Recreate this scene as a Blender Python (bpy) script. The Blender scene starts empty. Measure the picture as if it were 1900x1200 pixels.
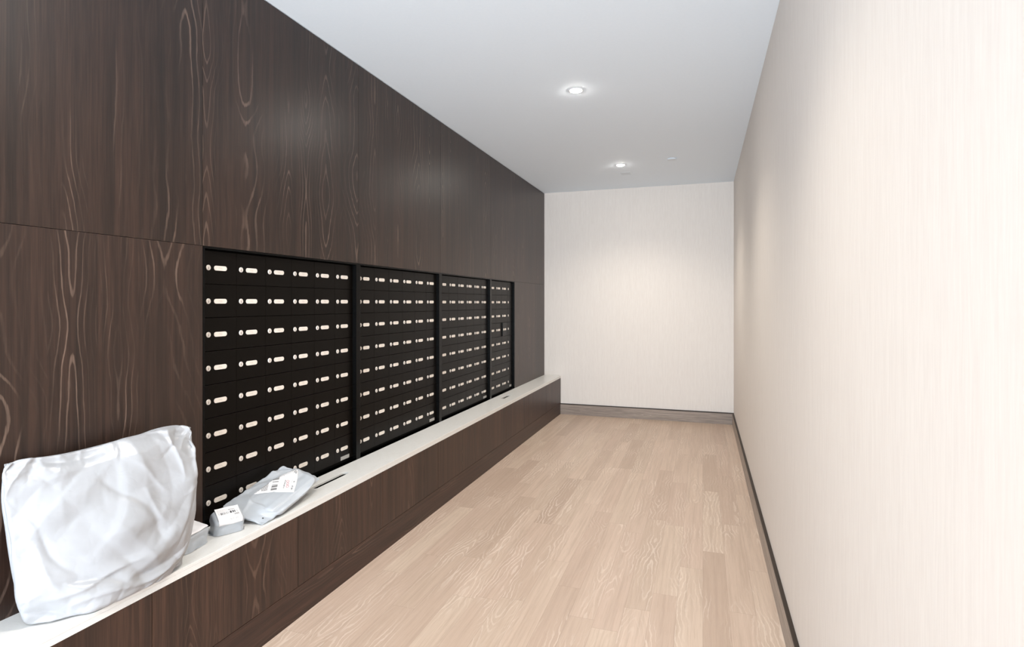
import bpy, bmesh, math, random
import numpy as np
from mathutils import Vector, Matrix

random.seed(7)
scene = bpy.context.scene
COL = scene.collection

# ------------------------------------------------------------------ camera
cam_d = bpy.data.cameras.new('camera')
cam = bpy.data.objects.new('camera', cam_d)
COL.objects.link(cam)
cam_d.sensor_fit = 'HORIZONTAL'
cam_d.sensor_width = 36.0
cam_d.lens = 36.0 * 1062.0 / 1900.0
cam_d.shift_y = -38.0 / 1900.0
cam_d.clip_start = 0.02
cam.location = (0, 0, 1.5)
cam.rotation_euler = (math.radians(90), 0, math.atan2(354.0, 1062.0))
scene.camera = cam

# ------------------------------------------------------------------ view, world, lights
scene.view_settings.view_transform = 'Standard'
scene.view_settings.look = 'None'
scene.view_settings.gamma = 1.0
scene.view_settings.use_curve_mapping = False
scene.view_settings.exposure = 0.64

world = bpy.data.worlds.new('world')
scene.world = world
world.use_nodes = True
bg = world.node_tree.nodes['Background']
bg.inputs[0].default_value = (0.93, 0.97, 1.0, 1)
bg.inputs[1].default_value = 1.0

CZ = 3.0            # ceiling height
WX = -2.055         # face of the wood panelling
RX = 0.362          # right wall
YB = 7.565          # back wall
YO = -5.0           # open end towards the lobby, behind the camera
LZ = 0.52           # top of the stone ledge
BX = -1.826         # front of the ledge

def area_light(name, loc, rot, sx, sy, power, color):
    d = bpy.data.lights.new(name, 'AREA')
    d.shape = 'RECTANGLE'
    d.size, d.size_y = sx, sy
    d.energy = power
    d.color = color
    o = bpy.data.objects.new(name, d)
    o.location = loc
    o.rotation_euler = rot
    COL.objects.link(o)
    return o
# daylight coming in through the open lobby end behind the camera
area_light('lobby_daylight', ((WX + RX) / 2, YO + 0.05, 1.55), (math.radians(97), 0, math.radians(-16)), 2.0, 2.7, 285, (0.84, 0.92, 1.0))
# unseen upward fill light, added behind the camera to brighten the ceiling
area_light('ceiling_fill', ((WX + RX) / 2, -3.4, 0.30), (math.radians(155), 0, 0), 2.3, 1.6, 235, (0.74, 0.87, 1.0))

LAMP_POWER = 5.8
LAMP_COLOR = (1.0, 0.92, 0.81)

# ------------------------------------------------------------------ node helpers
class NT:
    def __init__(self, mat):
        self.t = mat.node_tree
        self.n = self.t.nodes
        self.l = self.t.links
    def new(self, typ, **kw):
        nd = self.n.new(typ)
        for k, v in kw.items():
            setattr(nd, k, v)
        return nd
    def link(self, a, b):
        self.l.new(a, b)
    def put(self, sock, v):
        if isinstance(v, bpy.types.NodeSocket):
            self.l.new(v, sock)
        else:
            sock.default_value = v
    def m(self, op, a, b=None, c=None, clamp=False):
        nd = self.n.new('ShaderNodeMath')
        nd.operation = op
        nd.use_clamp = clamp
        self.put(nd.inputs[0], a)
        if b is not None: self.put(nd.inputs[1], b)
        if c is not None: self.put(nd.inputs[2], c)
        return nd.outputs[0]
    def xyz(self, x, y, z):
        nd = self.n.new('ShaderNodeCombineXYZ')
        for s, v in zip(nd.inputs, (x, y, z)): self.put(s, v)
        return nd.outputs[0]
    def noise(self, vec, scale=1.0, detail=2.0, rough=0.5, dist=0.0):
        nd = self.n.new('ShaderNodeTexNoise')
        self.put(nd.inputs['Vector'], vec)
        nd.inputs['Scale'].default_value = scale
        nd.inputs['Detail'].default_value = detail
        nd.inputs['Roughness'].default_value = rough
        nd.inputs['Distortion'].default_value = dist
        return nd.outputs['Fac']
    def white(self, v):
        nd = self.n.new('ShaderNodeTexWhiteNoise')
        nd.noise_dimensions = '1D'
        self.put(nd.inputs['W'], v)
        return nd.outputs['Value']
    def mix(self, f, a, b, mode='MIX'):
        nd = self.n.new('ShaderNodeMix')
        nd.data_type = 'RGBA'
        nd.blend_type = mode
        self.put(nd.inputs[0], f)
        self.put(nd.inputs[6], a)
        self.put(nd.inputs[7], b)
        return nd.outputs[2]
    def maprange(self, v, a, b, c=0.0, d=1.0, smooth=True):
        nd = self.n.new('ShaderNodeMapRange')
        nd.interpolation_type = 'SMOOTHSTEP' if smooth else 'LINEAR'
        self.put(nd.inputs['Value'], v)
        for k, x in zip(('From Min', 'From Max', 'To Min', 'To Max'), (a, b, c, d)):
            nd.inputs[k].default_value = x
        return nd.outputs['Result']
    def bump(self, h, strength, dist=0.002):
        nd = self.n.new('ShaderNodeBump')
        nd.inputs['Strength'].default_value = strength
        nd.inputs['Distance'].default_value = dist
        self.put(nd.inputs['Height'], h)
        return nd.outputs['Normal']

def srgb(r, g, b):
    f = lambda c: (c / 255 / 12.92) if c / 255 <= 0.04045 else ((c / 255 + 0.055) / 1.055) ** 2.4
    return (f(r), f(g), f(b), 1.0)

def new_mat(name, color=(0.8, 0.8, 0.8, 1), rough=0.5, metal=0.0, spec=0.5):
    m = bpy.data.materials.new(name)
    m.use_nodes = True
    b = m.node_tree.nodes['Principled BSDF']
    b.inputs['Base Color'].default_value = color
    b.inputs['Roughness'].default_value = rough
    b.inputs['Metallic'].default_value = metal
    b.inputs['Specular IOR Level'].default_value = spec
    return m, b, NT(m)

def obj_coords(t):
    tc = t.new('ShaderNodeTexCoord')
    sp = t.new('ShaderNodeSeparateXYZ')
    t.link(tc.outputs['Object'], sp.inputs[0])
    return sp.outputs[0], sp.outputs[1], sp.outputs[2]

def uv_coords(t):
    tc = t.new('ShaderNodeTexCoord')
    sp = t.new('ShaderNodeSeparateXYZ')
    t.link(tc.outputs['UV'], sp.inputs[0])
    return sp.outputs[0], sp.outputs[1]

def veneer(name, across, along, leaf, dark, mid, light, rough, spec, line_amt, seed=0.0, freq=5.0):
    """Dark crown-cut veneer: leaves of cathedral grain with pale pore lines."""
    m, b, t = new_mat(name, rough=rough, spec=spec)
    c = obj_coords(t)
    A, L = c[across], c[along]
    info = t.new('ShaderNodeObjectInfo')
    rnd = t.m('MULTIPLY', info.outputs['Random'], 37.0)
    sd = t.m('ADD', rnd, seed)
    # uneven leaf widths
    aw = t.m('ADD', A, t.m('MULTIPLY', t.m('SINE', t.m('ADD', t.m('MULTIPLY', A, 9.0), sd)), 0.05))
    q = t.m('DIVIDE', aw, leaf)
    li = t.m('FLOOR', q)
    u = t.m('SUBTRACT', t.m('FRACT', q), 0.5)
    key = t.m('ADD', t.m('MULTIPLY', li, 3.17), sd)
    r1 = t.white(key)
    u = t.m('ADD', u, t.m('MULTIPLY', t.m('SUBTRACT', r1, 0.5), 0.25))
    # wobble across the grain
    wob = t.noise(t.xyz(t.m('MULTIPLY', A, 11.0), t.m('MULTIPLY', L, 1.6), key), 1.0, 3.0, 0.55)
    u = t.m('ADD', u, t.m('MULTIPLY', t.m('SUBTRACT', wob, 0.5), 0.11))
    fine = t.noise(t.xyz(t.m('MULTIPLY', A, 70.0), t.m('MULTIPLY', L, 14.0), key), 1.0, 2.0, 0.6)
    crown = t.noise(t.xyz(key, t.m('MULTIPLY', L, 1.1), 3.3), 1.0, 2.0, 0.45)
    d = t.m('SQRT', t.m('ADD', t.m('MULTIPLY', u, u), 0.0035))
    v = t.m('ADD', t.m('MULTIPLY', d, 1.5), t.m('MULTIPLY', crown, 3.0))
    v = t.m('ADD', v, t.m('MULTIPLY', fine, 0.05))
    s = t.m('SINE', t.m('MULTIPLY', v, freq * 2 * math.pi))
    line = t.maprange(s, 0.70, 1.0)
    # lines fade in and out
    fade = t.noise(t.xyz(t.m('MULTIPLY', A, 7.0), t.m('MULTIPLY', L, 1.3), t.m('ADD', key, 9.0)), 1.0, 2.0, 0.5)
    line = t.m('MULTIPLY', line, t.maprange(fade, 0.42, 0.72))
    edge = t.maprange(t.m('ABSOLUTE', u), 0.15, 0.42, 1.0, 0.18)
    line = t.m('MULTIPLY', line, edge)
    streak = t.noise(t.xyz(t.m('MULTIPLY', A, 38.0), t.m('MULTIPLY', L, 0.7), sd), 1.0, 3.0, 0.6)
    hair = t.noise(t.xyz(t.m('MULTIPLY', A, 230.0), t.m('MULTIPLY', L, 5.0), sd), 1.0, 2.0, 0.7)
    tone = t.white(t.m('ADD', key, 11.0))
    f = t.m('ADD', t.m('MULTIPLY', t.maprange(streak, 0.3, 0.72), 0.75), t.m('MULTIPLY', tone, 0.25))
    col = t.mix(f, dark, mid)
    col = t.mix(t.m('MULTIPLY', line, line_amt), col, light)
    hairf = t.maprange(hair, 0.3, 0.7, 0.72, 1.22)
    hv = t.new('ShaderNodeVectorMath', operation='SCALE')
    t.link(col, hv.inputs[0]); t.link(hairf, hv.inputs['Scale'])
    t.link(hv.outputs[0], b.inputs['Base Color'])
    rr = t.m('ADD', t.m('MULTIPLY', hair, 0.10), rough - 0.05)
    t.link(rr, b.inputs['Roughness'])
    t.link(t.bump(t.m('ADD', hair, t.m('MULTIPLY', line, 0.5)), 0.10, 0.0006), b.inputs['Normal'])
    return m

# ------------------------------------------------------------------ materials
M = {}
DK, MD, LT = srgb(33, 23, 18), srgb(57, 40, 32), srgb(118, 98, 86)
M['panel'] = veneer('wood_panel_veneer', 1, 2, 0.21, DK, MD, LT, 0.38, 0.5, 0.66, seed=2.0)
M['front'] = veneer('bench_front_veneer', 1, 2, 0.19, srgb(44, 31, 25), srgb(72, 51, 41), srgb(116, 92, 78), 0.40, 0.4, 0.5, seed=31.0)
M['kick'] = veneer('kick_board_veneer', 2, 1, 0.17, srgb(42, 29, 24), srgb(68, 47, 38), srgb(114, 90, 76), 0.40, 0.4, 0.7, seed=51.0)
M['base_oak'] = veneer('grey_oak_baseboard', 2, 1, 0.16, srgb(148, 136, 126), srgb(172, 159, 147), srgb(200, 187, 174), 0.5, 0.3, 0.6, seed=5.0)
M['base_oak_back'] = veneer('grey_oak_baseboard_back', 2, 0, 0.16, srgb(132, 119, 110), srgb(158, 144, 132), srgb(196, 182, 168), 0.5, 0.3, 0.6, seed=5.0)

def floor_mat():
    m, b, t = new_mat('pale_oak_planks', rough=0.42, spec=0.35)
    x, y, z = obj_coords(t)
    W, LEN = 0.122, 1.15
    q = t.m('DIVIDE', x, W)
    row = t.m('FLOOR', q)
    off = t.m('MULTIPLY', t.white(t.m('ADD', row, 77.0)), LEN)
    ln = t.m('ADD', t.m('MULTIPLY', t.white(t.m('ADD', row, 35.0)), 0.5), LEN - 0.25)
    q2 = t.m('DIVIDE', t.m('ADD', y, t.m('MULTIPLY', off, 3.0)), ln)
    seg = t.m('FLOOR', q2)
    u = t.m('SUBTRACT', t.m('FRACT', q), 0.5)
    w = t.m('FRACT', q2)
    key = t.m('ADD', t.m('MULTIPLY', row, 7.31), t.m('MULTIPLY', seg, 3.77))
    r1, r2, r3 = t.white(key), t.white(t.m('ADD', key, 0.37)), t.white(t.m('ADD', key, 0.71))
    uu = t.m('ADD', u, t.m('MULTIPLY', t.m('SUBTRACT', r2, 0.5), 0.7))
    wob = t.noise(t.xyz(t.m('MULTIPLY', x, 22.0), t.m('MULTIPLY', y, 7.0), key), 1.0, 3.0, 0.6)
    uu = t.m('ADD', uu, t.m('MULTIPLY', t.m('SUBTRACT', wob, 0.5), 0.34))
    crown = t.noise(t.xyz(key, t.m('MULTIPLY', y, 1.5), 1.7), 1.0, 2.0, 0.5)
    d = t.m('SQRT', t.m('ADD', t.m('MULTIPLY', uu, uu), 0.004))
    v = t.m('ADD', t.m('MULTIPLY', d, 1.1), t.m('MULTIPLY', crown, 2.2))
    s = t.m('SINE', t.m('MULTIPLY', v, 5.2 * 2 * math.pi))
    line = t.maprange(s, 0.3, 1.0)
    fig = t.noise(t.xyz(t.m('MULTIPLY', x, 6.0), t.m('MULTIPLY', y, 1.6), t.m('ADD', key, 4.0)), 1.0, 2.0, 0.5)
    line = t.m('MULTIPLY', line, t.maprange(fig, 0.42, 0.68))
    streak = t.noise(t.xyz(t.m('MULTIPLY', x, 55.0), t.m('MULTIPLY', y, 1.6), key), 1.0, 3.0, 0.6)
    hair = t.noise(t.xyz(t.m('MULTIPLY', x, 320.0), t.m('MULTIPLY', y, 9.0), key), 1.0, 2.0, 0.6)
    base = t.mix(r1, srgb(175, 153, 136), srgb(198, 178, 160))
    base = t.mix(t.m('MULTIPLY', r3, 0.55), base, srgb(196, 172, 156))
    base = t.mix(t.m('MULTIPLY', t.maprange(streak, 0.35, 0.75), 0.55), base, srgb(166, 145, 128))
    base = t.mix(t.m('MULTIPLY', line, 0.42), base, srgb(224, 210, 196))
    base = t.mix(t.m('MULTIPLY', t.maprange(hair, 0.5, 0.75), 0.22), base, srgb(150, 126, 106))
    gx = t.m('ABSOLUTE', u)
    gap = t.maprange(gx, 0.488, 0.5)
    gy = t.m('MULTIPLY', t.m('MINIMUM', w, t.m('SUBTRACT', 1.0, w)), LEN)
    gap2 = t.maprange(gy, 0.0, 0.002, 1.0, 0.0)
    gap = t.m('MAXIMUM', gap, gap2)
    base = t.mix(t.m('MULTIPLY', gap, 0.4), base, srgb(128, 106, 90))
    t.link(base, b.inputs['Base Color'])
    t.link(t.bump(t.m('SUBTRACT', t.m('MULTIPLY', hair, 0.3), gap), 0.25, 0.0008), b.inputs['Normal'])
    return m
M['floor'] = floor_mat()

def paper_mat():
    m, b, t = new_mat('cream_textured_wallcovering', rough=0.75, spec=0.2)
    x, y, z = obj_coords(t)
    h = t.m('ADD', x, y)
    s1 = t.noise(t.xyz(t.m('MULTIPLY', h, 150.0), t.m('MULTIPLY', z, 9.0), 0.0), 1.0, 3.0, 0.6)
    s2 = t.noise(t.xyz(t.m('MULTIPLY', h, 45.0), t.m('MULTIPLY', z, 2.0), 4.0), 1.0, 3.0, 0.6)
    f = t.m('ADD', t.m('MULTIPLY', s1, 0.6), t.m('MULTIPLY', s2, 0.4))
    t.link(t.mix(t.maprange(f, 0.3, 0.7), srgb(216, 208, 201), srgb(223, 216, 209)), b.inputs['Base Color'])
    t.link(t.bump(f, 0.2, 0.0012), b.inputs['Normal'])
    return m
M['paper'] = paper_mat()

def paint_mat():
    m, b, t = new_mat('white_ceiling_paint', rough=0.8, spec=0.2)
    x, y, z = obj_coords(t)
    n = t.noise(t.xyz(x, y, z), 60.0, 3.0, 0.6)
    t.link(t.mix(n, srgb(232, 241, 249), srgb(237, 245, 252)), b.inputs['Base Color'])
    t.link(t.bump(n, 0.05, 0.001), b.inputs['Normal'])
    return m
M['ceiling'] = paint_mat()

def quartz_mat():
    m, b, t = new_mat('white_quartz', rough=0.25, spec=0.35)
    x, y, z = obj_coords(t)
    v = t.xyz(x, y, z)
    n = t.noise(v, 6.0, 5.0, 0.65, 1.4)
    vein = t.maprange(t.m('ABSOLUTE', t.m('SUBTRACT', n, 0.5)), 0.0, 0.03, 1.0, 0.0)
    sp = t.noise(v, 220.0, 2.0, 0.5)
    col = t.mix(sp, srgb(218, 217, 214), srgb(228, 227, 224))
    col = t.mix(t.m('MULTIPLY', vein, 0.12), col, srgb(196, 192, 184))
    t.link(col, b.inputs['Base Color'])
    return m
M['quartz'] = quartz_mat()

M['black_frame'] = new_mat('black_aluminium_frame', srgb(8, 8, 8), 0.25, 0.0, 0.14)[0]
M['dark_void'] = new_mat('dark_carcass', srgb(14, 12, 11), 0.8, 0.0, 0.1)[0]
M['dark_strip'] = new_mat('dark_bronze_reveal', srgb(46, 36, 28), 0.5, 0.0, 0.3)[0]
def door_mat():
    m, b, t = new_mat('black_mailbox_door', srgb(10, 7, 5), 0.33, 0.0, 0.12)
    x, y, z = obj_coords(t)
    n = t.noise(t.xyz(x, y, z), 900.0, 2.0, 0.5)
    t.link(t.bump(n, 0.04, 0.0004), b.inputs['Normal'])
    t.link(t.m('ADD', t.m('MULTIPLY', n, 0.08), 0.30), b.inputs['Roughness'])
    return m
M['door'] = door_mat()

def plate_mat():
    m, b, t = new_mat('pale_name_plate', rough=0.4, spec=0.4)
    x, y, z = obj_coords(t)
    n = t.noise(t.xyz(0.0, t.m('MULTIPLY', y, 420.0), t.m('MULTIPLY', z, 190.0)), 1.0, 2.0, 0.5)
    my = t.maprange(t.m('ABSOLUTE', y), 0.009, 0.012, 1.0, 0.0)
    mz = t.maprange(t.m('ABSOLUTE', z), 0.0035, 0.005, 1.0, 0.0)
    mk = t.m('MULTIPLY', t.m('MULTIPLY', my, mz), t.maprange(n, 0.44, 0.58))
    t.link(t.mix(t.m('MULTIPLY', mk, 0.32), srgb(226, 217, 207), srgb(120, 112, 104)), b.inputs['Base Color'])
    return m
M['plate'] = plate_mat()

def lock_mat():
    m, b, t = new_mat('satin_lock_face', rough=0.38, metal=0.25, spec=0.5)
    x, y, z = obj_coords(t)
    ay = t.m('ABSOLUTE', y)
    slot = t.m('MULTIPLY', t.maprange(ay, 0.0012, 0.0020, 1.0, 0.0),
               t.maprange(t.m('ABSOLUTE', t.m('ADD', z, 0.002)), 0.0045, 0.0055, 1.0, 0.0))
    r = t.m('SQRT', t.m('ADD', t.m('MULTIPLY', y, y), t.m('MULTIPLY', z, z)))
    ring = t.maprange(t.m('ABSOLUTE', t.m('SUBTRACT', r, 0.0085)), 0.0, 0.0012, 1.0, 0.0)
    c = t.mix(t.m('MULTIPLY', ring, 0.3), srgb(226, 218, 210), srgb(140, 132, 126))
    t.link(t.mix(t.m('MULTIPLY', slot, 0.85), c, srgb(40, 36, 33)), b.inputs['Base Color'])
    return m
M['lock'] = lock_mat()

def sticker_mat():
    m, b, t = new_mat('silver_sticker', rough=0.35, metal=0.3, spec=0.5)
    x, y, z = obj_coords(t)
    n = t.noise(t.xyz(0.0, t.m('MULTIPLY', y, 300.0), t.m('MULTIPLY', z, 260.0)), 1.0, 2.0, 0.6)
    t.link(t.mix(t.maprange(n, 0.5, 0.62), srgb(186, 184, 180), srgb(128, 126, 122)), b.inputs['Base Color'])
    return m
M['sticker'] = sticker_mat()

def film_mat(name, c1, c2, rough, bump):
    m, b, t = new_mat(name, rough=rough, spec=0.4)
    x, y, z = obj_coords(t)
    v = t.xyz(x, y, z)
    n = t.noise(v, 9.0, 3.0, 0.6)
    cr = t.noise(v, 14.0, 2.0, 0.5, 0.4)
    ridg = t.m('ABSOLUTE', t.m('SUBTRACT', cr, 0.5))
    t.link(t.mix(n, c1, c2), b.inputs['Base Color'])
    t.link(t.bump(ridg, bump, 0.012), b.inputs['Normal'])
    return m
M['white_film'] = film_mat('white_poly_film', srgb(154, 155, 158), srgb(162, 163, 166), 0.30, 0.25)
M['grey_film'] = film_mat('pale_grey_poly_film', srgb(168, 174, 181), srgb(182, 187, 193), 0.32, 0.15)

def rect(t, u, v, u0, u1, v0, v1, soft=0.004):
    a = t.maprange(u, u0 - soft, u0 + soft)
    b_ = t.maprange(u, u1 - soft, u1 + soft, 1.0, 0.0)
    c = t.maprange(v, v0 - soft, v0 + soft)
    d = t.maprange(v, v1 - soft, v1 + soft, 1.0, 0.0)
    return t.m('MULTIPLY', t.m('MULTIPLY', a, b_), t.m('MULTIPLY', c, d))
def union(t, items):
    o = items[0]
    for i in items[1:]:
        o = t.m('MAXIMUM', o, i)
    return o
def bars(t, c, n, seed, thr=0.5):
    return t.maprange(t.white(t.m('ADD', t.m('FLOOR', t.m('MULTIPLY', c, n)), seed)), thr - 0.01, thr + 0.01, smooth=False)
def words(t, u, v, nu, nv, thr=0.5):
    n = t.noise(t.xyz(t.m('MULTIPLY', u, nu), t.m('MULTIPLY', v, nv), 0.0), 1.0, 2.0, 0.6)
    return t.maprange(n, thr, thr + 0.08)
def ring(t, u, v, cu, cv, ru, rv, w):
    a = t.m('DIVIDE', t.m('SUBTRACT', u, cu), ru)
    b_ = t.m('DIVIDE', t.m('SUBTRACT', v, cv), rv)
    r = t.m('SQRT', t.m('ADD', t.m('MULTIPLY', a, a), t.m('MULTIPLY', b_, b_)))
    return t.maprange(t.m('ABSOLUTE', t.m('SUBTRACT', r, 1.0)), w * 0.6, w, 1.0, 0.0)

def mailer_label_mat():
    # u runs along the bag towards the far end, v from the front edge to the mailboxes
    m, b, t = new_mat('mailer_shipping_label', rough=0.4, spec=0.4)
    u, v = uv_coords(t)
    inks = [
        t.m('MULTIPLY', rect(t, u, v, 0.04, 0.15, 0.12, 0.62), t.m('MULTIPLY', words(t, u, v, 60, 40, 0.42), 0.55)),
        t.m('MULTIPLY', rect(t, u, v, 0.19, 0.34, 0.10, 0.55), t.m('MULTIPLY', words(t, u, v, 70, 30, 0.4), 0.6)),
        t.m('MULTIPLY', rect(t, u, v, 0.42, 0.56, 0.08, 0.92), t.m('MULTIPLY', bars(t, v, 46, 3.0, 0.38), 0.75)),
        t.m('MULTIPLY', rect(t, u, v, 0.655, 0.662, 0.05, 0.95), 0.45),
        t.m('MULTIPLY', rect(t, u, v, 0.875, 0.882, 0.40, 0.95), 0.55),
        t.m('MULTIPLY', rect(t, u, v, 0.70, 0.73, 0.16, 0.55), t.m('MULTIPLY', words(t, u, v, 30, 60, 0.4), 0.8)),
        t.m('MULTIPLY', rect(t, u, v, 0.90, 0.94, 0.10, 0.28), t.m('MULTIPLY', words(t, u, v, 30, 80, 0.4), 0.9)),
        t.m('MULTIPLY', rect(t, u, v, 0.91, 0.95, 0.44, 0.52), t.m('MULTIPLY', words(t, u, v, 30, 80, 0.4), 0.8)),
        ring(t, u, v, 0.945, 0.89, 0.022, 0.045, 0.35),
        rect(t, u, v, 0.905, 0.925, 0.875, 0.905),
    ]
    red = union(t, [ring(t, u, v, 0.775, 0.50, 0.030, 0.050, 0.3), ring(t, u, v, 0.790, 0.37, 0.026, 0.050, 0.3),
                    ring(t, u, v, 0.800, 0.25, 0.030, 0.050, 0.3)])
    c = t.mix(union(t, inks), srgb(238, 238, 240), srgb(34, 34, 38))
    c = t.mix(t.m('MULTIPLY', red, 0.8), c, srgb(176, 70, 84))
    t.link(c, b.inputs['Base Color'])
    return m
M['mailer_label'] = mailer_label_mat()

def parcel_label_mat():
    m, b, t = new_mat('parcel_barcode_label', rough=0.35, spec=0.4)
    u, v = uv_coords(t)
    inks = [
        t.m('MULTIPLY', rect(t, u, v, 0.10, 0.90, 0.56, 0.70), bars(t, u, 110, 8.0, 0.45)),
        t.m('MULTIPLY', rect(t, u, v, 0.06, 0.50, 0.72, 0.90), t.m('MULTIPLY', words(t, u, v, 50, 60, 0.5), 0.35)),
        t.m('MULTIPLY', rect(t, u, v, 0.52, 0.80, 0.76, 0.82), t.m('MULTIPLY', words(t, u, v, 60, 40, 0.42), 0.75)),
        t.m('MULTIPLY', rect(t, u, v, 0.72, 0.92, 0.40, 0.52), t.m('MULTIPLY', words(t, u, v, 60, 60, 0.42), 0.75)),
        t.m('MULTIPLY', rect(t, u, v, 0.42, 0.66, 0.20, 0.26), t.m('MULTIPLY', words(t, u, v, 60, 40, 0.42), 0.6)),
        t.m('MULTIPLY', rect(t, u, v, 0.72, 0.84, 0.18, 0.26), t.m('MULTIPLY', words(t, u, v, 60, 60, 0.42), 0.6)),
    ]
    c = t.mix(union(t, inks), srgb(240, 239, 241), srgb(40, 38, 42))
    red = t.m('MULTIPLY', rect(t, u, v, 0.64, 0.82, 0.84, 0.92), words(t, u, v, 40, 40, 0.5))
    c = t.mix(t.m('MULTIPLY', red, 0.5), c, srgb(190, 90, 100))
    t.link(c, b.inputs['Base Color'])
    return m
M['parcel_label'] = parcel_label_mat()
def plain_label_mat():
    m, b, t = new_mat('parcel_white_label', rough=0.35, spec=0.4)
    u, v = uv_coords(t)
    c = t.mix(t.m('MULTIPLY', rect(t, u, v, 0.1, 0.9, 0.6, 0.9), t.m('MULTIPLY', words(t, u, v, 50, 30, 0.5), 0.3)),
              srgb(236, 235, 238), srgb(80, 78, 84))
    t.link(c, b.inputs['Base Color'])
    return m
M['plain_label'] = plain_label_mat()

M['trim_white'] = new_mat('white_trim_ring', srgb(230, 230, 230), 0.4)[0]
M['cover_white'] = new_mat('white_cover_plate', srgb(226, 234, 241), 0.5)[0]
M['cover_grey'] = new_mat('flush_plate_grey', srgb(222, 231, 238), 0.6)[0]
def glow_mat():
    m, b, t = new_mat('lit_downlight_lens', (1, 1, 1, 1), 0.4)
    b.inputs['Emission Color'].default_value = (1.0, 0.95, 0.88, 1)
    b.inputs['Emission Strength'].default_value = 250.0
    return m
M['glow'] = glow_mat()

# ------------------------------------------------------------------ mesh helpers
def box(bm, x0, x1, y0, y1, z0, z1):
    vs = [bm.verts.new(p) for p in ((x0, y0, z0), (x1, y0, z0), (x1, y1, z0), (x0, y1, z0),
                                    (x0, y0, z1), (x1, y0, z1), (x1, y1, z1), (x0, y1, z1))]
    for f in ((3, 2, 1, 0), (4, 5, 6, 7), (0, 1, 5, 4), (1, 2, 6, 5), (2, 3, 7, 6), (3, 0, 4, 7)):
        bm.faces.new([vs[i] for i in f])

def bevel(bm, w, seg=2, ang=0.5):
    es = [e for e in bm.edges if len(e.link_faces) == 2 and e.calc_face_angle(0) > ang]
    bmesh.ops.bevel(bm, geom=es, offset=w, segments=seg, affect='EDGES', profile=0.5, clamp_overlap=True)

def lathe(bm, prof, seg=40, axis='z', cap=True):
    """prof: (radius, height) from first to last, closed with end caps."""
    rings = []
    for r, h in prof:
        rg = []
        for k in range(seg):
            a = 2 * math.pi * k / seg
            c, s = r * math.cos(a), r * math.sin(a)
            rg.append(bm.verts.new((c, s, h) if axis == 'z' else (h, c, s)))
        rings.append(rg)
    for a, b in zip(rings, rings[1:]):
        for k in range(seg):
            bm.faces.new((a[k], a[(k + 1) % seg], b[(k + 1) % seg], b[k]))
    if cap:
        bm.faces.new(rings[0][::-1]); bm.faces.new(rings[-1])
    bmesh.ops.recalc_face_normals(bm, faces=bm.faces)

def obj(name, bm, mat, parent=None, smooth=False, loc=None):
    me = bpy.data.meshes.new(name)
    bm.normal_update()
    bm.to_mesh(me); bm.free()
    if mat: me.materials.append(mat)
    if smooth:
        for p in me.polygons: p.use_smooth = True
    o = bpy.data.objects.new(name, me)
    COL.objects.link(o)
    if loc: o.location = loc
    if parent: o.parent = parent
    return o

def boxobj(name, dims, mat, parent=None, bev=0.0, seg=2):
    bm = bmesh.new()
    box(bm, *dims)
    if bev: bevel(bm, bev, seg)
    return obj(name, bm, mat, parent)

def thing(name, label, cat, loc=(0, 0, 0), group=None):
    o = bpy.data.objects.new(name, None)
    o.empty_display_size = 0.05
    COL.objects.link(o)
    o.location = loc
    return tag(o, label, cat, group)
def tag(o, label, cat, group=None):
    o['label'] = label; o['category'] = cat
    if group: o['group'] = group
    return o
def struct(o, label=None, cat=None):
    o['kind'] = 'structure'
    if label: o['label'] = label
    if cat: o['category'] = cat
    return o

# ------------------------------------------------------------------ room shell
struct(boxobj('floor', (WX - 0.4, RX + 0.1, YO, YB + 0.1, -0.1, 0.0), M['floor']),
       'pale oak plank floor running the length of the mail room', 'floor')
struct(boxobj('ceiling', (WX - 0.4, RX + 0.1, YO, YB + 0.1, CZ, CZ + 0.1), M['ceiling']),
       'smooth white painted ceiling with recessed lights', 'ceiling')
struct(boxobj('wall_back', (WX - 0.4, RX + 0.1, YB, YB + 0.1, 0.0, CZ), M['paper']),
       'cream end wall at the far end of the room', 'wall')
struct(boxobj('wall_right', (RX, RX + 0.1, YO, YB, 0.0, CZ), M['paper']),
       'long cream wall with a finely textured covering on the right', 'wall')

wl = struct(boxobj('wall_left', (WX - 0.40, WX - 0.30, YO, YB, 0.0, CZ), M['dark_void']),
            'long wall clad in dark brown wood veneer panels on the left', 'wall')
MY0, MY1, MZ0, MZ1 = 1.928, 6.263, LZ, 1.748      # mailbox opening
g = 0.0009                                         # half of a panel joint
def panel(y0, y1, z0, z1):
    return boxobj('wood_panel', (WX - 0.30, WX, y0 + g, y1 - g, z0 + g, z1 - g), M['panel'], wl, 0.0008, 1)
tops = [YO, -4.14, -2.93, -1.72, -0.51, 0.70, MY0, 3.11, 4.297, 5.482, MY1, YB]
for a, b in zip(tops, tops[1:]):
    panel(a, b, MZ1, CZ - 0.004)
for a, b in ((YO, -4.14), (-4.14, -2.93), (-2.93, -1.72), (-1.72, -0.51), (-0.51, 0.70), (0.70, MY0), (MY1, YB)):
    panel(a, b, 0.30, MZ1)

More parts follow.
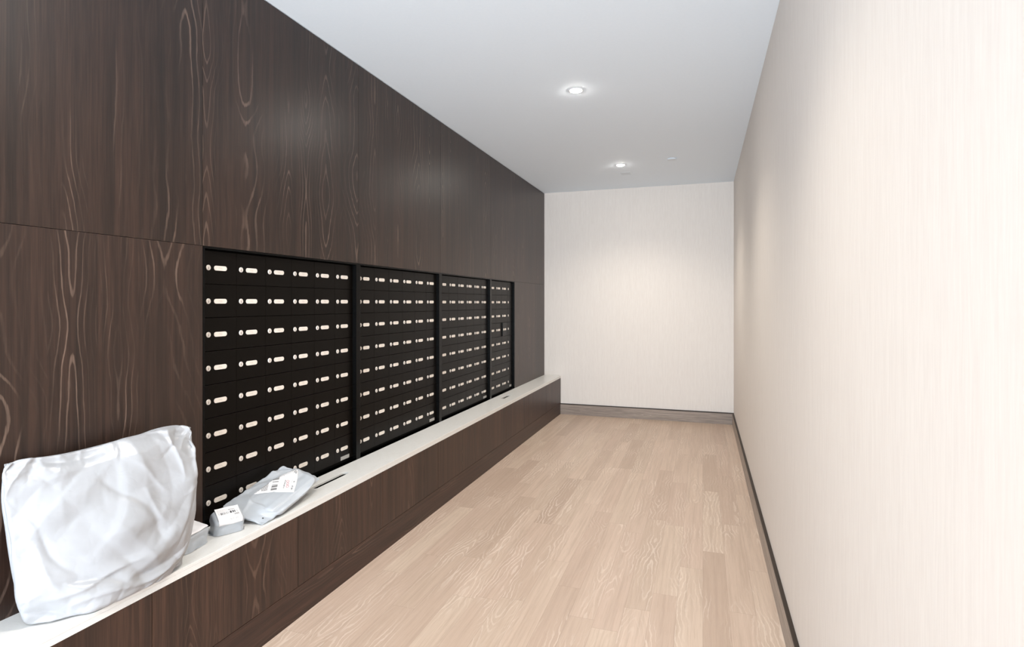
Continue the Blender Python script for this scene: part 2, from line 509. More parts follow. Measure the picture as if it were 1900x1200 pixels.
# baseboards: grey oak board with a dark reveal along its top
bb = struct(boxobj('baseboard_back', (BX - 0.1, RX, YB - 0.018, YB, 0.0, 0.133), M['base_oak_back'], None, 0.001, 1),
            'grey oak baseboard along the foot of the far wall', 'baseboard')
boxobj('reveal_strip', (BX - 0.1, RX, YB - 0.0175, YB, 0.133, 0.145), M['dark_strip'], bb)['label'] = 'thin dark strip on top of the baseboard'
br = struct(boxobj('baseboard_right', (RX - 0.018, RX, YO, YB - 0.018, 0.0, 0.133), M['base_oak'], None, 0.001, 1),
            'grey oak baseboard along the foot of the right wall', 'baseboard')
boxobj('reveal_strip', (RX - 0.0175, RX, YO, YB - 0.018, 0.133, 0.145), M['dark_strip'], br)['label'] = 'thin dark strip on top of the baseboard'

# ------------------------------------------------------------------ bench below the mailboxes
bench = thing('bench_base', 'long low dark wood bench base under the pale stone ledge', 'bench', (BX - 0.1, 2.2, 0))
def bchild(name, dims, mat, bev=0.0008):
    o = boxobj(name, dims, mat, None, bev, 1)
    o.parent = bench
    o.matrix_parent_inverse = Matrix.Translation(-Vector(bench.location))
    return o
STZ = 0.487
bchild('carcass', (WX - 0.29, BX - 0.021, YO, YB - 0.001, 0.0, 0.296), M['dark_void'], 0)
ys = [YO, -4.567, -3.808, -3.049, -2.29, -1.532, -0.774, -0.016, 0.742, 1.5, 2.26, 3.019, 3.778, 4.537, 5.296, 6.055, 6.814, YB - 0.0002]
for a, b in zip(ys, ys[1:]):
    bchild('front_panel', (BX - 0.02, BX, a + 0.0012, b - 0.0012, 0.1515, STZ - 0.001), M['front'])
bchild('kick_board', (BX - 0.02, BX, YO, YB - 0.0005, 0.0, 0.1490), M['kick'])

# stone ledge with two finger slots cut through it
def ledge():
    bm = bmesh.new()
    x0, x1 = WX - 0.0005, BX + 0.001
    slots = [(-1.957, 2.690, 0.155, 0.019), (-1.955, 5.665, 0.125, 0.019)]
    def slot_pts(cx, cy, hl, r, n=14):
        out = []
        for k in range(n + 1):
            a = math.pi * k / n
            out.append((cx + r * math.cos(a), cy + (hl - r) + r * math.sin(a)))
        for k in range(n + 1):
            a = math.pi + math.pi * k / n
            out.append((cx + r * math.cos(a), cy - (hl - r) + r * math.sin(a)))
        return out
    y0, y1 = YO, YB - 0.0005
    loops = [[(x0, y0), (x1, y0), (x1, y1), (x0, y1)]] + [slot_pts(*s) for s in slots]
    for z, flip in ((LZ, False), (LZ - 0.013, True)):
        es = []
        for lp in loops:
            vs = [bm.verts.new((p[0], p[1], z)) for p in lp]
            es += [bm.edges.new((vs[i], vs[(i + 1) % len(vs)])) for i in range(len(vs))]
        bmesh.ops.triangle_fill(bm, edges=es, use_beauty=True)
    bm.verts.ensure_lookup_table()
    n = sum(len(l) for l in loops)
    k = 0
    for lp in loops:
        c = len(lp)
        for i in range(c):
            a, b = k + i, k + (i + 1) % c
            bm.faces.new((bm.verts[a], bm.verts[b], bm.verts[n + b], bm.verts[n + a]))
        k += c
    bmesh.ops.recalc_face_normals(bm, faces=bm.faces)
    es = [e for e in bm.edges if len(e.link_faces) == 2 and e.calc_face_angle(0) > 1.2 and abs(e.verts[0].co.z - e.verts[1].co.z) < 1e-6]
    bmesh.ops.bevel(bm, geom=es, offset=0.0015, segments=2, affect='EDGES', profile=0.5, clamp_overlap=True)
    box(bm, x1 - 0.020, x1 - 0.0001, y0, y1, STZ, LZ - 0.0128)
    o = obj('stone_ledge', bm, M['quartz'])
    return tag(o, 'long off-white quartz ledge with two slots, topping the dark wood bench', 'ledge')
ledge()

# ------------------------------------------------------------------ mailboxes
DX = WX - 0.027             # face of the doors
ZT, RH, PW = 1.732, 0.1493, 0.1895
def door_mesh(w, h):
    bm = bmesh.new()
    box(bm, -0.012, 0.0, 0.0, w + 0.0012, -h, 0.0)
    bevel(bm, 0.0016, 2)
    return bm
def lock_bm():
    bm = bmesh.new()
    lathe(bm, [(0.0122, -0.002), (0.0122, 0.0022), (0.0108, 0.0036), (0.0085, 0.0036), (0.0080, 0.0030), (0.0001, 0.0030)], 28, 'x')
    return bm
def plate_bm():
    bm = bmesh.new()
    L, H = 0.0725 / 2, 0.0215 / 2
    pts = []
    for k in range(13):
        a = -math.pi / 2 + math.pi * k / 12
        pts.append((L - H + H * math.cos(a), H * math.sin(a)))
    for k in range(13):
        a = math.pi / 2 + math.pi * k / 12
        pts.append((-L + H + H * math.cos(a), H * math.sin(a)))
    lo = [bm.verts.new((-0.001, y, z)) for y, z in pts]
    hi = [bm.verts.new((0.0018, y, z)) for y, z in pts]
    n = len(pts)
    bm.faces.new(lo[::-1]); bm.faces.new(hi)
    for i in range(n):
        bm.faces.new((lo[i], lo[(i + 1) % n], hi[(i + 1) % n], hi[i]))
    bevel(bm, 0.0007, 1, 1.0)
    return bm
GAP = 0.0028
door0 = obj('mailbox_door', door_mesh(PW - GAP, RH - GAP), M['door'])
lock0 = obj('lock', lock_bm(), M['lock'])
plate0 = obj('name_plate', plate_bm(), M['plate'])
first = [True]
def add_door(unit, y, z, dm=None, plate=True):
    """y, z: near top corner of the door, in the unit's space."""
    if first[0]:
        d, l, p = door0, lock0, plate0
        first[0] = False
    else:
        d, l = door0.copy(), lock0.copy()
        COL.objects.link(d); COL.objects.link(l)
        p = None
        if plate:
            p = plate0.copy(); COL.objects.link(p)
    if dm: d.data = dm
    d.parent = unit
    d.location = (DX - WX, y, z)
    l.parent = d; l.location = (0, 0.026, -RH / 2)
    if p:
        p.parent = d; p.location = (0, 0.0935, -RH / 2)
    return d, l, p

unit_labels = ['black mailbox unit of six columns nearest the camera, behind the parcels',
               'black mailbox unit between two other six-column units, second from the near end',
               'black six-column mailbox unit right beside the narrow far unit',
               'narrow black mailbox unit at the far end with one door ajar']
starts = [1.957, 3.146, 4.332, 5.516]
fl = [(MY0, 1.940), (3.088, 3.110), (3.110, 3.132), (4.275, 4.297), (4.297, 4.319), (5.460, 5.482), (5.482, 5.504), (6.253, MY1)]
narrow = obj('mailbox_door', door_mesh(0.1635 - GAP, RH - GAP), M['door'])
narrow_me = narrow.data
bpy.data.objects.remove(narrow)
for i in range(4):
    y0, y1 = fl[2 * i][0], fl[2 * i + 1][1]
    un = thing('mailbox_unit', unit_labels[i], 'mailbox', (WX, y0, LZ), 'wall mailbox units')
    hy = y1 - y0
    bm = bmesh.new()
    a, b = fl[2 * i][1] - y0, fl[2 * i + 1][0] - y0
    H = MZ1 - LZ
    box(bm, -0.10, 0.0, 0.0005, a, 0.0, H - 0.0005)
    box(bm, -0.10, 0.0, b, hy - 0.0005, 0.0, H - 0.0005)
    box(bm, -0.10, 0.0, a, b, H - 0.009, H - 0.0005)
    box(bm, -0.10, -0.034, a, b, 0.0, 0.014)
    bevel(bm, 0.0013, 2)
    obj('frame', bm, M['black_frame'], un)
    boxobj('back_box', (-0.29, -0.048, a, b, 0.014, H - 0.009), M['dark_void'], un)
    ncol = 6 if i < 3 else 4
    for r in range(8):
        for c in range(ncol):
            yy = starts[i] + c * PW - y0
            zz = ZT - r * RH - LZ
            last = (i == 3 and c == 3)
            d, l, p = add_door(un, yy, zz, narrow_me if last else None, not last)
            if i == 3 and r == 3 and c == 2:
                # this door stands slightly open, hinged on its far side
                d['label'] = 'mailbox door standing slightly ajar'
                th = math.radians(3.6)
                w = PW - GAP
                d.rotation_euler = (0, 0, th)
                d.location = (DX - WX + w * math.sin(th), yy + w - w * math.cos(th), zz)
    if i == 3:
        sy = 6.183 - y0
        bm = bmesh.new(); box(bm, -0.0005, 0.0008, sy - 0.03, sy + 0.036, 0.030, 0.052)
    else:
        sy = (3.006 + (starts[i] - starts[0])) - y0
        bm = bmesh.new(); box(bm, -0.0005, 0.0008, sy - 0.044, sy + 0.044, 0.024, 0.046)
    st = obj('label_sticker', bm, M['sticker'], un, loc=(DX - WX, 0, 0))
    st['label'] = 'small silver sticker at the unit\'s lower far corner'

# ------------------------------------------------------------------ ceiling fittings
def downlight(x, y, label):
    t = thing('downlight', label, 'ceiling light', (x, y, CZ), 'round recessed downlights')
    bm = bmesh.new()
    lathe(bm, [(0.040, 0.0), (0.052, 0.0), (0.053, -0.0022), (0.051, -0.0036), (0.042, -0.0036), (0.040, -0.0025)], 48, cap=False)
    bm.verts.ensure_lookup_table()
    for k in range(48):
        bm.faces.new((bm.verts[5 * 48 + k], bm.verts[5 * 48 + (k + 1) % 48], bm.verts[(k + 1) % 48], bm.verts[k]))
    bmesh.ops.recalc_face_normals(bm, faces=bm.faces)
    obj('trim_ring', bm, M['trim_white'], t, True)
    bm = bmesh.new()
    lathe(bm, [(0.0398, -0.0002), (0.0398, -0.0030), (0.036, -0.0065), (0.024, -0.0090), (0.0001, -0.0100)], 48)
    obj('lens', bm, M['glow'], t, True)
    d = bpy.data.lights.new('downlight_lamp', 'SPOT')
    d.energy = LAMP_POWER * 12.57
    d.color = LAMP_COLOR
    d.spot_size = math.radians(136)
    d.spot_blend = 1.0
    d.shadow_soft_size = 0.045
    o = bpy.data.objects.new('downlight_lamp', d)
    COL.objects.link(o)
    o.parent = t
    o.location = (0, 0, -0.06)
    return t
downlight(-0.849, 3.975, 'lit round ceiling downlight, the larger and nearer of the two in view')
downlight(-0.849, 6.277, 'lit round ceiling downlight nearest the far wall')
downlight(-0.849, 1.673, 'lit round ceiling downlight just above the top of the photo')
downlight(-0.849, -0.63, 'lit round ceiling downlight behind the photographer')

bm = bmesh.new()
lathe(bm, [(0.0002, 0.0), (0.044, 0.0), (0.044, -0.005), (0.050, -0.006), (0.050, -0.008), (0.046, -0.0095), (0.0002, -0.0100)], 48)
sc = obj('sprinkler_cover', bm, M['cover_white'], None, True, (-0.304, 6.177, CZ))
tag(sc, 'flat white sprinkler cover disc on the ceiling near the right wall', 'sprinkler')
bm = bmesh.new()
box(bm, -0.055, 0.055, -0.07, 0.07, -0.0012, 0.0)
bevel(bm, 0.0004, 1)
cp = obj('access_plate', bm, M['cover_grey'], None, False, (-0.848, 6.71, CZ))
tag(cp, 'faint flush square plate in the ceiling just beyond the far downlight', 'ceiling plate')

# ------------------------------------------------------------------ film parcels (inextensible sheet relaxed around its contents)
def upsample(P, nx, ny, mx, my):
    P = P.reshape(ny, nx, 3)
    u = np.linspace(0, nx - 1, mx); v = np.linspace(0, ny - 1, my)
    i = np.minimum(u.astype(int), nx - 2); fu = (u - i)[None, :, None]
    j = np.minimum(v.astype(int), ny - 2); fv = (v - j)[:, None, None]
    a = P[j][:, i]; b = P[j][:, i + 1]; c = P[j + 1][:, i]; d = P[j + 1][:, i + 1]
    return ((a * (1 - fu) + b * fu) * (1 - fv) + (c * (1 - fu) + d * fu) * fv).reshape(-1, 3)

def sim_bag(seed, w, h, corners, up, nx, ny, iters, thick, pin, press=0.0, boxc=None, zmin=None, xmin=None, grav=0.0, compress=0.12, noise=0.004, tp=0.7, taper=0.0, edges=None):
    """Two sheets joined along their border. Returns front and back grids, each (ny, nx, 3)."""
    rng = np.random.default_rng(seed)
    A, B, C, D = [np.array(c, float) for c in corners]       # (u0,v0) (u1,v0) (u1,v1) (u0,v1)
    up = np.array(up, float); up /= np.linalg.norm(up)
    levels = [(max(10, nx // 3), max(10, ny // 3), int(iters * 0.6)), (nx, ny, iters)]
    Fr = Bk = None
    for (mx, my, it) in levels:
        U, V = np.meshgrid(np.linspace(0, 1, mx), np.linspace(0, 1, my))
        if Fr is None:
            U_, V_ = U[..., None], V[..., None]
            base = (A * (1 - U_) + B * U_) * (1 - V_) + (D * (1 - U_) + C * U_) * V_
            prof = (np.minimum(1, 6 * U * (1 - U)) * np.minimum(1, 6 * V * (1 - V)))[..., None]
            Fr = (base + up * prof * thick * 0.5).reshape(-1, 3)
            Bk = (base - up * prof * thick * 0.5).reshape(-1, 3)
        else:
            Fr = upsample(Fr, px, py, mx, my); Bk = upsample(Bk, px, py, mx, my)
        px, py = mx, my
        N = mx * my
        ids = np.arange(N).reshape(my, mx)
        border = np.zeros((my, mx), bool); border[0] = border[-1] = True; border[:, 0] = border[:, -1] = True
        bid = ids + N
        bid[border] = ids[border]
        X = np.concatenate([Fr, Bk])
        X += rng.normal(0, noise * (20.0 / mx), X.shape)
        if taper:
            U_, V_ = U[..., None], V[..., None]
            flat = ((A * (1 - U_) + B * U_) * (1 - V_) + (D * (1 - U_) + C * U_) * V_).reshape(-1, 3) * taper
        else:
            flat = np.stack([U.ravel() * w, V.ravel() * h, 0 * U.ravel()], 1)
        flat = np.concatenate([flat, flat])
        dx = np.linalg.norm(flat[1] - flat[0]); dy = np.linalg.norm(flat[mx] - flat[0])
        E = []; R = []
        def add(g):
            for (a, b) in ((g[:, :-1], g[:, 1:]), (g[:-1], g[1:]), (g[:-1, :-1], g[1:, 1:]), (g[:-1, 1:], g[1:, :-1]),
                           (g[:, :-2], g[:, 2:]), (g[:-2], g[2:]), (g[:, :-6:2], g[:, 6::2]), (g[:-6:2], g[6::2])):
                E.append(np.stack([a.ravel(), b.ravel()], 1))
                R.append(np.linalg.norm(flat[a.ravel()] - flat[b.ravel()], axis=1))
        add(ids); add(bid)
        E = np.concatenate(E); R = np.concatenate(R)
        n1 = dict()
        kc = np.full(len(R), compress)
        kc[R > 1.8 * min(dx, dy)] = compress * 0.5
        kc[R > 5 * min(dx, dy)] = 0.0
        cnt = np.bincount(E.ravel(), minlength=2 * N).astype(float); cnt[cnt == 0] = 1
        pin_ids = [(ids[0, 0], A, pin[0]), (ids[0, -1], B, pin[1]), (ids[-1, -1], C, pin[2]), (ids[-1, 0], D, pin[3])]
        tprof = (np.sin(np.pi * U) ** tp * np.sin(np.pi * V) ** tp).ravel() * thick + 0.003
        inner = ~border.ravel()
        iid, jid = ids.ravel()[inner], bid.ravel()[inner]
        for k in range(it):
            i, j = E[:, 0], E[:, 1]
            dv = X[j] - X[i]
            L = np.linalg.norm(dv, axis=1) + 1e-9
            st = (L - R) / L
            st = np.where(st > 0, st, st * kc)
            c = dv * (0.5 * st)[:, None]
            acc = np.zeros_like(X)
            for ax in range(3):
                acc[:, ax] = np.bincount(i, c[:, ax], 2 * N) - np.bincount(j, c[:, ax], 2 * N)
            X += 1.6 * acc / cnt[:, None] * 2.0
            if press:
                for g, sg in ((ids, 1.0), (bid, -1.0)):
                    G = X[g]
                    tu = np.zeros_like(G); tv = np.zeros_like(G)
                    tu[:, 1:-1] = G[:, 2:] - G[:, :-2]; tv[1:-1] = G[2:] - G[:-2]
                    nn = np.cross(tu, tv)
                    nn /= (np.linalg.norm(nn, axis=2, keepdims=True) + 1e-9)
                    X[g[1:-1, 1:-1]] += (sg * press * (1 - 0.7 * k / it)) * nn[1:-1, 1:-1]
            if grav:
                X[:, 2] -= grav
            # front and back sheets stay within the thickness of the contents
            dv = X[iid] - X[jid]
            L = np.linalg.norm(dv, axis=1) + 1e-9
            ex = np.maximum(0, L - tprof[inner]) / L * 0.5
            X[iid] -= dv * ex[:, None] * 0.6; X[jid] += dv * ex[:, None] * 0.6
            dup_ = dv @ up
            lo = np.maximum(0, 0.002 - dup_) * 0.5
            X[iid] += up * lo[:, None]; X[jid] -= up * lo[:, None]
            if boxc is not None:
                cen, Rm, he, rr = boxc
                Lc = (X - cen) @ Rm                     # into box space
                q = np.abs(Lc) - (he - rr)
                inside = np.all(np.abs(Lc) < he, axis=1)
                qm = np.maximum(q, 0)
                dist = np.linalg.norm(qm, axis=1)
                # rounded box: signed distance
                sd = dist + np.minimum(np.max(q, axis=1), 0) - rr
                hit = sd < 0
                if hit.any():
                    gdir = np.where(dist[:, None] > 1e-6, qm, 0)
                    am = np.argmax(q, axis=1)
                    alt = np.zeros_like(q); alt[np.arange(len(q)), am] = 1
                    gdir = np.where(dist[:, None] > 1e-6, gdir / np.maximum(dist[:, None], 1e-6), alt)
                    gdir *= np.sign(Lc + 1e-12)
                    X[hit] += ((gdir * (-sd)[:, None]) @ Rm.T)[hit]
            for pid, P, s in pin_ids:
                if s: X[pid] += (P - X[pid]) * s
            if edges is not None:
                for key, row in (('bottom', ids[0]), ('top', ids[-1]), ('left', ids[:, 0]), ('right', ids[:, -1])):
                    c_ = np.array(edges[key])
                    q_ = np.linspace(0, len(c_) - 1, len(row))
                    X[row] = np.stack([np.interp(q_, np.arange(len(c_)), c_[:, ax]) for ax in range(3)], 1)
            if zmin is not None:
                X[:, 2] = np.maximum(X[:, 2], zmin)
            if xmin is not None:
                X[:, 0] = np.maximum(X[:, 0], xmin)
        Fr, Bk = X[ids.ravel()], X[bid.ravel()]
    return Fr.reshape(ny, nx, 3), Bk.reshape(ny, nx, 3)

def creases(G, lines, up, seed=0, crumple=0.0, freq=(2.0, 5.0), n=10):
    """Sharp folds drawn over a sheet: (u0, v0, u1, v1, height, width), plus a field of random facets."""
    ny, nx = G.shape[:2]
    U, V = np.meshgrid(np.linspace(0, 1, nx), np.linspace(0, 1, ny))
    tu = np.gradient(G, axis=1); tv = np.gradient(G, axis=0)
    n_ = np.cross(tu, tv); n_ /= np.linalg.norm(n_, axis=2, keepdims=True) + 1e-9
    for _ in range(4):
        n_[1:-1, 1:-1] = (n_[1:-1, 1:-1] * 2 + n_[:-2, 1:-1] + n_[2:, 1:-1] + n_[1:-1, :-2] + n_[1:-1, 2:])
        n_ /= np.linalg.norm(n_, axis=2, keepdims=True) + 1e-9
    upv = np.array(up, float) / np.linalg.norm(up)
    n_ *= np.sign((n_ @ upv).mean() + 1e-9)
    n_ = n_ * 0.35 + upv * 0.65
    edge = np.clip(np.minimum(np.minimum(U, 1 - U), np.minimum(V, 1 - V)) / 0.05, 0, 1)
    H = np.zeros_like(U)
    for (a, b, c, d, amp, wd) in lines:
        L = math.hypot(c - a, d - b)
        ex_, ey_ = (c - a) / L, (d - b) / L
        s_ = (U - a) * ex_ + (V - b) * ey_
        q = -(U - a) * ey_ + (V - b) * ex_
        q = q + 0.02 * np.sin(s_ * 14 + a * 30)
        along = np.clip(np.minimum(s_ + 0.05, L + 0.05 - s_) / (0.3 * L + 0.05), 0, 1)
        along = along * along * (3 - 2 * along)
        H += amp * along * np.where(q > 0, np.exp(-np.abs(q) / wd), np.exp(-np.abs(q) / (wd * 0.4)))
    if crumple:
        rng = np.random.default_rng(seed)
        for k in range(n):
            a = rng.uniform(0, math.pi)
            f = rng.uniform(*freq)
            ph = rng.uniform(0, 10)
            wv = 0.25 * np.sin(3.1 * U * rng.uniform(0.5, 2) + 4.0 * V * rng.uniform(0.5, 2) + ph)
            t_ = (U * math.cos(a) + V * math.sin(a)) * f + ph + wv
            tri = np.abs((t_ % 1.0) - 0.5) * 2
            wgt = np.clip(np.sin(2 * math.pi * (U * rng.uniform(0.4, 1.3) + rng.uniform())) * np.sin(2 * math.pi * (V * rng.uniform(0.4, 1.3) + rng.uniform())), 0, 1)
            H += crumple / f * (tri - 0.5) * wgt * 2.2
    out = G + n_ * (H * edge)[..., None]
    out[..., 2] = np.maximum(out[..., 2], LZ + 0.0015)
    out[..., 0] = np.maximum(out[..., 0], WX - 0.022)
    return out

def bag_object(name, Fr, Bk, mat, sub=1, smooth_iter=0):
    ny, nx = Fr.shape[:2]
    ids = np.arange(nx * ny).reshape(ny, nx)
    bid = ids + nx * ny
    bd = np.zeros((ny, nx), bool); bd[0] = bd[-1] = True; bd[:, 0] = bd[:, -1] = True
    bid[bd] = ids[bd]
    V = np.concatenate([Fr.reshape(-1, 3), Bk.reshape(-1, 3)])
    faces = []
    for j in range(ny - 1):
        for i in range(nx - 1):
            faces.append((ids[j, i], ids[j, i + 1], ids[j + 1, i + 1], ids[j + 1, i]))
            faces.append((bid[j, i], bid[j + 1, i], bid[j + 1, i + 1], bid[j, i + 1]))
    used = sorted(set(int(v) for f in faces for v in f))
    mp = {v: k for k, v in enumerate(used)}
    org = V[used].mean(0); org[2] = V[used][:, 2].min()
    me = bpy.data.meshes.new(name)
    me.from_pydata([tuple(V[v] - org) for v in used], [], [tuple(mp[int(v)] for v in f) for f in faces])
    me.materials.append(mat)
    for p in me.polygons: p.use_smooth = True
    o = bpy.data.objects.new(name, me)
    COL.objects.link(o)
    o.location = org
    if sub:
        md = o.modifiers.new('subsurf', 'SUBSURF')
        md.levels = md.render_levels = sub
    return o

def patch(name, G, u0, u1, v0, v1, nu, nv, mat, parent, off=0.0016, back=False, quad=None, vmax=9.0):
    """A label stuck on sheet G over parameter ranges u, v, following its folds."""
    ny, nx = G.shape[:2]
    SU, SV = np.meshgrid(np.linspace(0, 1, nu), np.linspace(0, 1, nv))
    if quad:            # label set at an angle: near-left, near-right and far-right corners on the sheet
        (a0, b0), (a1, b1), (a2, b2) = quad
        PU = a0 + (a1 - a0) * SU + (a2 - a1) * SV
        PV = b0 + (b1 - b0) * SU + (b2 - b1) * SV
    else:
        PU = u0 + (u1 - u0) * SU; PV = v0 + (v1 - v0) * SV
    keep = PV <= vmax
    a = np.clip(PU, 0, 1) * (nx - 1); b = np.clip(PV, 0, 1) * (ny - 1)
    i = np.minimum(a.astype(int), nx - 2); j = np.minimum(b.astype(int), ny - 2)
    fu = (a - i)[..., None]; fv = (b - j)[..., None]
    P = (G[j, i] * (1 - fu) + G[j, i + 1] * fu) * (1 - fv) + (G[j + 1, i] * (1 - fu) + G[j + 1, i + 1] * fu) * fv
    tu = np.gradient(P, axis=1); tv = np.gradient(P, axis=0)
    n = np.cross(tu, tv); n /= np.linalg.norm(n, axis=2, keepdims=True) + 1e-9
    if back: n = -n
    P0 = P
    n *= np.sign((n[..., 2]).mean() + 1e-9)
    P = P0 + n * off
    o_ = np.array(parent.location)
    me = bpy.data.meshes.new(name)
    fs = []
    for j in range(nv - 1):
        for i in range(nu - 1):
            a = j * nu + i
            if keep[j:j + 2, i:i + 2].all():
                fs.append((a, a + 1, a + nu + 1, a + nu))
    me.from_pydata([tuple(p - o_) for p in P.reshape(-1, 3)], [], fs)
    uvl = me.uv_layers.new(name='UVMap')
    for p in me.polygons:
        p.use_smooth = True
        for li, vi in zip(p.loop_indices, p.vertices):
            uvl.data[li].uv = ((vi % nu) / (nu - 1), (vi // nu) / (nv - 1))
    me.materials.append(mat)
    o = bpy.data.objects.new(name, me)
    COL.objects.link(o)
    o.parent = parent
    md = o.modifiers.new('paper_thickness', 'SOLIDIFY')
    md.thickness = 0.0004
    md.offset = 0.0
    return o

def rotz(a):
    c, s = math.cos(a), math.sin(a)
    return np.array([[c, -s, 0], [s, c, 0], [0, 0, 1.0]])

# big white bag standing on the ledge and leaning back on the panelling
EDGE = dict(
    top=[(-2.02, 1.164, 1.011), (-2.009, 1.200, 1.006), (-1.998, 1.241, 0.975), (-1.987, 1.296, 0.966), (-1.976, 1.401, 0.963), (-1.964, 1.474, 0.975),
         (-1.953, 1.567, 0.981), (-1.942, 1.628, 1.004), (-1.931, 1.696, 1.009), (-1.92, 1.745, 1.010)],
    left=[(-1.975, 1.205, 0.540), (-1.975, 1.218, 0.618), (-1.985, 1.216, 0.701), (-1.994, 1.204, 0.822), (-2.007, 1.184, 0.910), (-2.02, 1.164, 1.011)],
    bottom=[(-1.975, 1.205, 0.540), (-1.925, 1.203, 0.523), (-1.868, 1.270, 0.523), (-1.835, 1.380, 0.523), (-1.832, 1.515, 0.523), (-1.838, 1.632, 0.530)],
    right=[(-1.838, 1.636, 0.530), (-1.850, 1.642, 0.640), (-1.866, 1.664, 0.790), (-1.886, 1.700, 0.930), (-1.903, 1.7195, 0.968), (-1.92, 1.745, 1.010)])
Fr, Bk = sim_bag(3, 0, 0,
                 [(-1.955, 1.195, 0.53), (-1.832, 1.630, 0.53), (-1.92, 1.745, 1.010), (-2.02, 1.164, 1.011)],
                 (1.0, -0.30, 0.12), 120, 108, 330, 0.15, (1.0, 1.0, 1.0, 1.0), press=0.0014, compress=0.02, noise=0.006, taper=0.99,
                 zmin=LZ + 0.0015, xmin=WX + 0.003, tp=0.85, edges=EDGE)
FOLDS = [(0.44, 0.74, 0.70, 0.34, -0.010, 0.06), (0.56, 0.76, 0.74, 0.56, 0.007, 0.05), (0.60, 0.60, 0.72, 0.40, 0.006, 0.04),
         (0.83, 0.97, 0.80, 0.58, 0.009, 0.04), (0.92, 0.96, 0.74, 0.74, -0.008, 0.05), (0.97, 0.90, 0.88, 0.20, 0.010, 0.05),
         (0.93, 0.62, 0.80, 0.24, -0.008, 0.04), (0.06, 0.72, 0.09, 0.22, 0.010, 0.035), (0.12, 0.66, 0.34, 0.28, -0.008, 0.05),
         (0.14, 0.52, 0.30, 0.22, 0.008, 0.05), (0.28, 0.28, 0.52, 0.17, -0.012, 0.05), (0.22, 0.20, 0.62, 0.26, 0.010, 0.05),
         (0.30, 0.13, 0.94, 0.15, 0.012, 0.06), (0.10, 0.14, 0.40, 0.06, -0.008, 0.04), (0.18, 0.97, 0.05, 0.72, 0.010, 0.04),
         (0.20, 0.90, 0.46, 0.84, -0.007, 0.05), (0.04, 0.98, 0.24, 0.74, -0.008, 0.04), (0.50, 0.92, 0.90, 0.90, 0.008, 0.04),
         (0.58, 0.16, 0.90, 0.24, -0.009, 0.05)]
FOLDS = [(a, b, c, d, e * 1.0, f * 0.6) for a, b, c, d, e, f in FOLDS]
rg = np.random.default_rng(21)
for (cu, cv, a0) in ((0.0, 1.0, -90), (1.0, 1.0, 180), (0.0, 0.0, 0), (1.0, 0.0, 90)):      # puckers fanning out of the corners
    for k in range(8):
        a = math.radians(a0 + 6 + 78 * (k + rg.uniform(-0.3, 0.3)) / 7)
        r0, r1 = rg.uniform(0.03, 0.08), rg.uniform(0.14, 0.34)
        FOLDS.append((cu + r0 * math.cos(a), cv + r0 * math.sin(a), cu + r1 * math.cos(a), cv + r1 * math.sin(a), rg.choice((-1, 1)) * rg.uniform(0.003, 0.006), rg.uniform(0.012, 0.022)))
for k in range(44):                                                                          # short puckers running in from the seams
    sd = k % 4; q = rg.uniform(0.08, 0.92); ln = rg.uniform(0.06, 0.2); sk = rg.uniform(-0.06, 0.06)
    p0 = [(q, 0.02), (0.98, q), (q, 0.98), (0.02, q)][sd]
    dr = [(sk, ln), (-ln, sk), (sk, -ln), (ln, sk)][sd]
    FOLDS.append((p0[0], p0[1], p0[0] + dr[0], p0[1] + dr[1], rg.choice((-1, 1)) * rg.uniform(0.002, 0.0045), rg.uniform(0.010, 0.02)))
Fr = creases(Fr, FOLDS, (1.0, -0.3, 0.1), 4, 0.022, (1.8, 6.0), 18)
bag = bag_object('mailer_bag', Fr, Bk, M['white_film'])
patch('vent_hole', Fr, 0.215, 0.228, 0.905, 0.913, 3, 3, M['black_frame'], bag)['label'] = 'tiny dark hole near the top edge'
tag(bag, 'large crumpled white plastic mailer bag leaning on the wood wall, nearest parcel', 'parcel')

# grey mailer leaning over the ledge against the nearest mailboxes
A, B, C, D = [np.array(p) for p in ((-1.846, 2.050, 0.524), (-1.895, 2.505, 0.592), (-2.040, 2.420, 0.652), (-2.035, 2.030, 0.588))]
cen = (A + B + C + D) / 4
ex = (B - A) / np.linalg.norm(B - A); nn = np.cross(ex, D - A); nn /= np.linalg.norm(nn); ey = np.cross(nn, ex)
Rm = np.stack([ex, ey, nn], 1)
Fr, Bk = sim_bag(5, 0.485, 0.232, [A, B, C, D], nn, 84, 44, 320, 0.042, (1.0, 1.0, 0.9, 0.9), press=0.0003, compress=0.03,
                 boxc=(cen + ex * 0.028 + nn * 0.004 - ey * 0.026, Rm, np.array([0.178, 0.066, 0.017]), 0.008), zmin=LZ + 0.0015, xmin=WX - 0.020)
Fr = creases(Fr, [(0.02, 0.55, 0.34, 0.75, 0.007, 0.08), (0.30, 0.98, 0.16, 0.10, -0.006, 0.05), (0.16, 0.4, 0.9, 0.62, 0.003, 0.1)], nn, 8, 0.010, (1.5, 4.0), 8)
gm = bag_object('poly_mailer', Fr, Bk, M['grey_film'])
tag(gm, 'flat pale grey plastic mailer with a white address label, propped against the nearest mailboxes', 'parcel')
patch('shipping_label', Fr, 0, 0, 0, 0, 44, 34, M['mailer_label'], gm, quad=((0.295, 0.76), (0.539, 0.188), (0.87, 0.542)), vmax=0.75)['label'] = 'white printed address label with red handwriting'
patch('vent_hole', Fr, 0.075, 0.087, 0.14, 0.165, 3, 3, M['black_frame'], gm)['label'] = 'tiny black hole near the front corner'

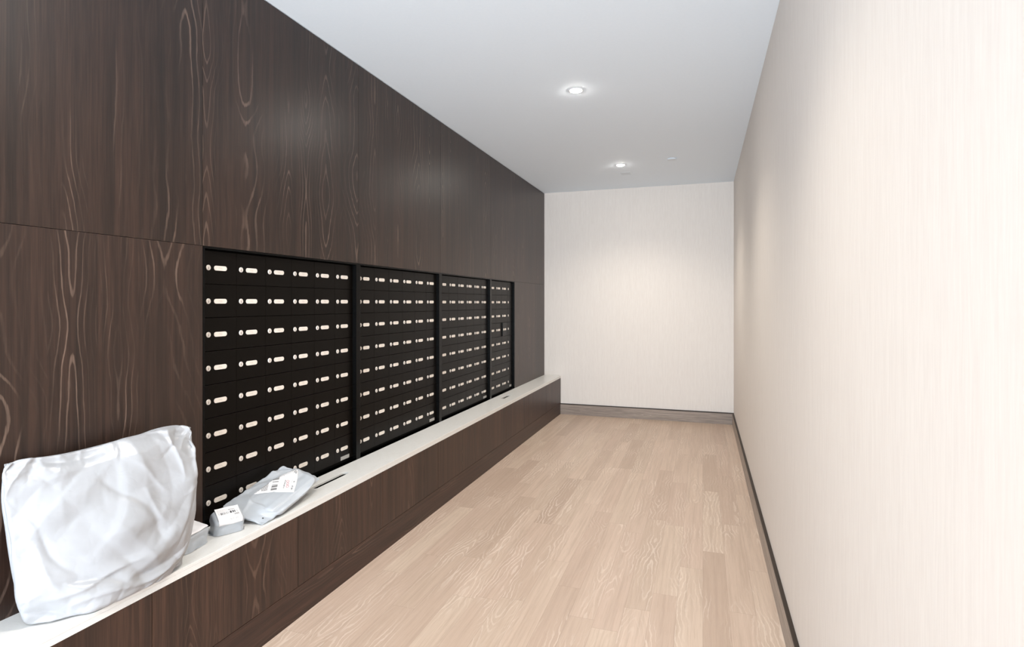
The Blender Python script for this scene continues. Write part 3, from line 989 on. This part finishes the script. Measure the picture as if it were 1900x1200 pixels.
# two small wrapped parcels
def small_parcel(seed, c, ang, he, bagw, bagh, name, label, lab_rng, lab_mat, lab_label, tilt=0.0, crump=0.007):
    R = rotz(ang)
    if tilt:
        ct, s_ = math.cos(tilt), math.sin(tilt)
        R = R @ np.array([[1, 0, 0], [0, ct, -s_], [0, s_, ct]])
    c = np.array(c); he = np.array(he)
    cs = [c + R @ np.array([sx * (he[0] + 0.010), sy * he[1] * 0.35, -0.35 * he[2]]) for sx, sy in ((-1, -1), (1, -1), (1, 1), (-1, 1))]
    Fr, Bk = sim_bag(seed, bagw, bagh, cs, R[:, 2], 54, 46, 260, 2 * he[2] + 0.008, (0.25, 0.25, 0.25, 0.25), press=0.0,
                     boxc=(c, R, he, 0.012), zmin=LZ + 0.0012, xmin=WX - 0.02, grav=0.0003, noise=0.008, compress=0.03)
    Fr = creases(Fr, [], R[:, 2], seed, crump, (2, 5), 10)
    Bk = creases(Bk, [], -R[:, 2], seed + 1, crump, (2, 5), 10)
    o = bag_object(name, Fr, Bk, M['grey_film'])
    tag(o, label, 'parcel')
    # paper label lying on the top face and folding over its front edge
    x0, x1, y0, y1 = lab_rng
    nu, nv = 30, 30
    G = np.zeros((nv, nu, 3))
    rr = 0.014
    for j in range(nv):
        for i in range(nu):
            px_ = x0 + (x1 - x0) * i / (nu - 1); d = y0 + (y1 - y0) * j / (nv - 1)
            flat_edge = -he[1] + rr
            if d >= flat_edge:
                q = (px_, d, he[2])
            else:
                a_ = min((flat_edge - d) / rr, math.pi / 2)
                ex_ = max(0.0, (flat_edge - d) - rr * math.pi / 2)
                q = (px_, flat_edge - rr * math.sin(a_), he[2] - rr + rr * math.cos(a_) - ex_)
            wav = 0.0012 * math.sin(px_ * 90 + d * 40)
            G[j, i] = c + R @ (np.array(q) + np.array([0, 0, 0.0022 + wav]))
    patch('shipping_label', G, 0, 1, 0, 1, nu, nv, lab_mat, o, off=0.0022)['label'] = lab_label
    return o
small_parcel(11, (-1.944, 1.950, LZ + 0.049), math.radians(62), (0.060, 0.044, 0.032), 0.190, 0.150, 'wrapped_parcel',
             'small grey plastic-wrapped parcel with a barcode label facing up', (-0.047, 0.048, -0.054, 0.036), M['parcel_label'],
             'white barcode label', 0.50)
small_parcel(12, (-1.962, 1.764, LZ + 0.045), math.radians(100), (0.068, 0.050, 0.036), 0.205, 0.165, 'wrapped_parcel',
             'small grey plastic-wrapped parcel half hidden behind the big white bag', (-0.050, 0.055, -0.046, 0.042), M['plain_label'],
             'white address label', 0.25, 0.014)
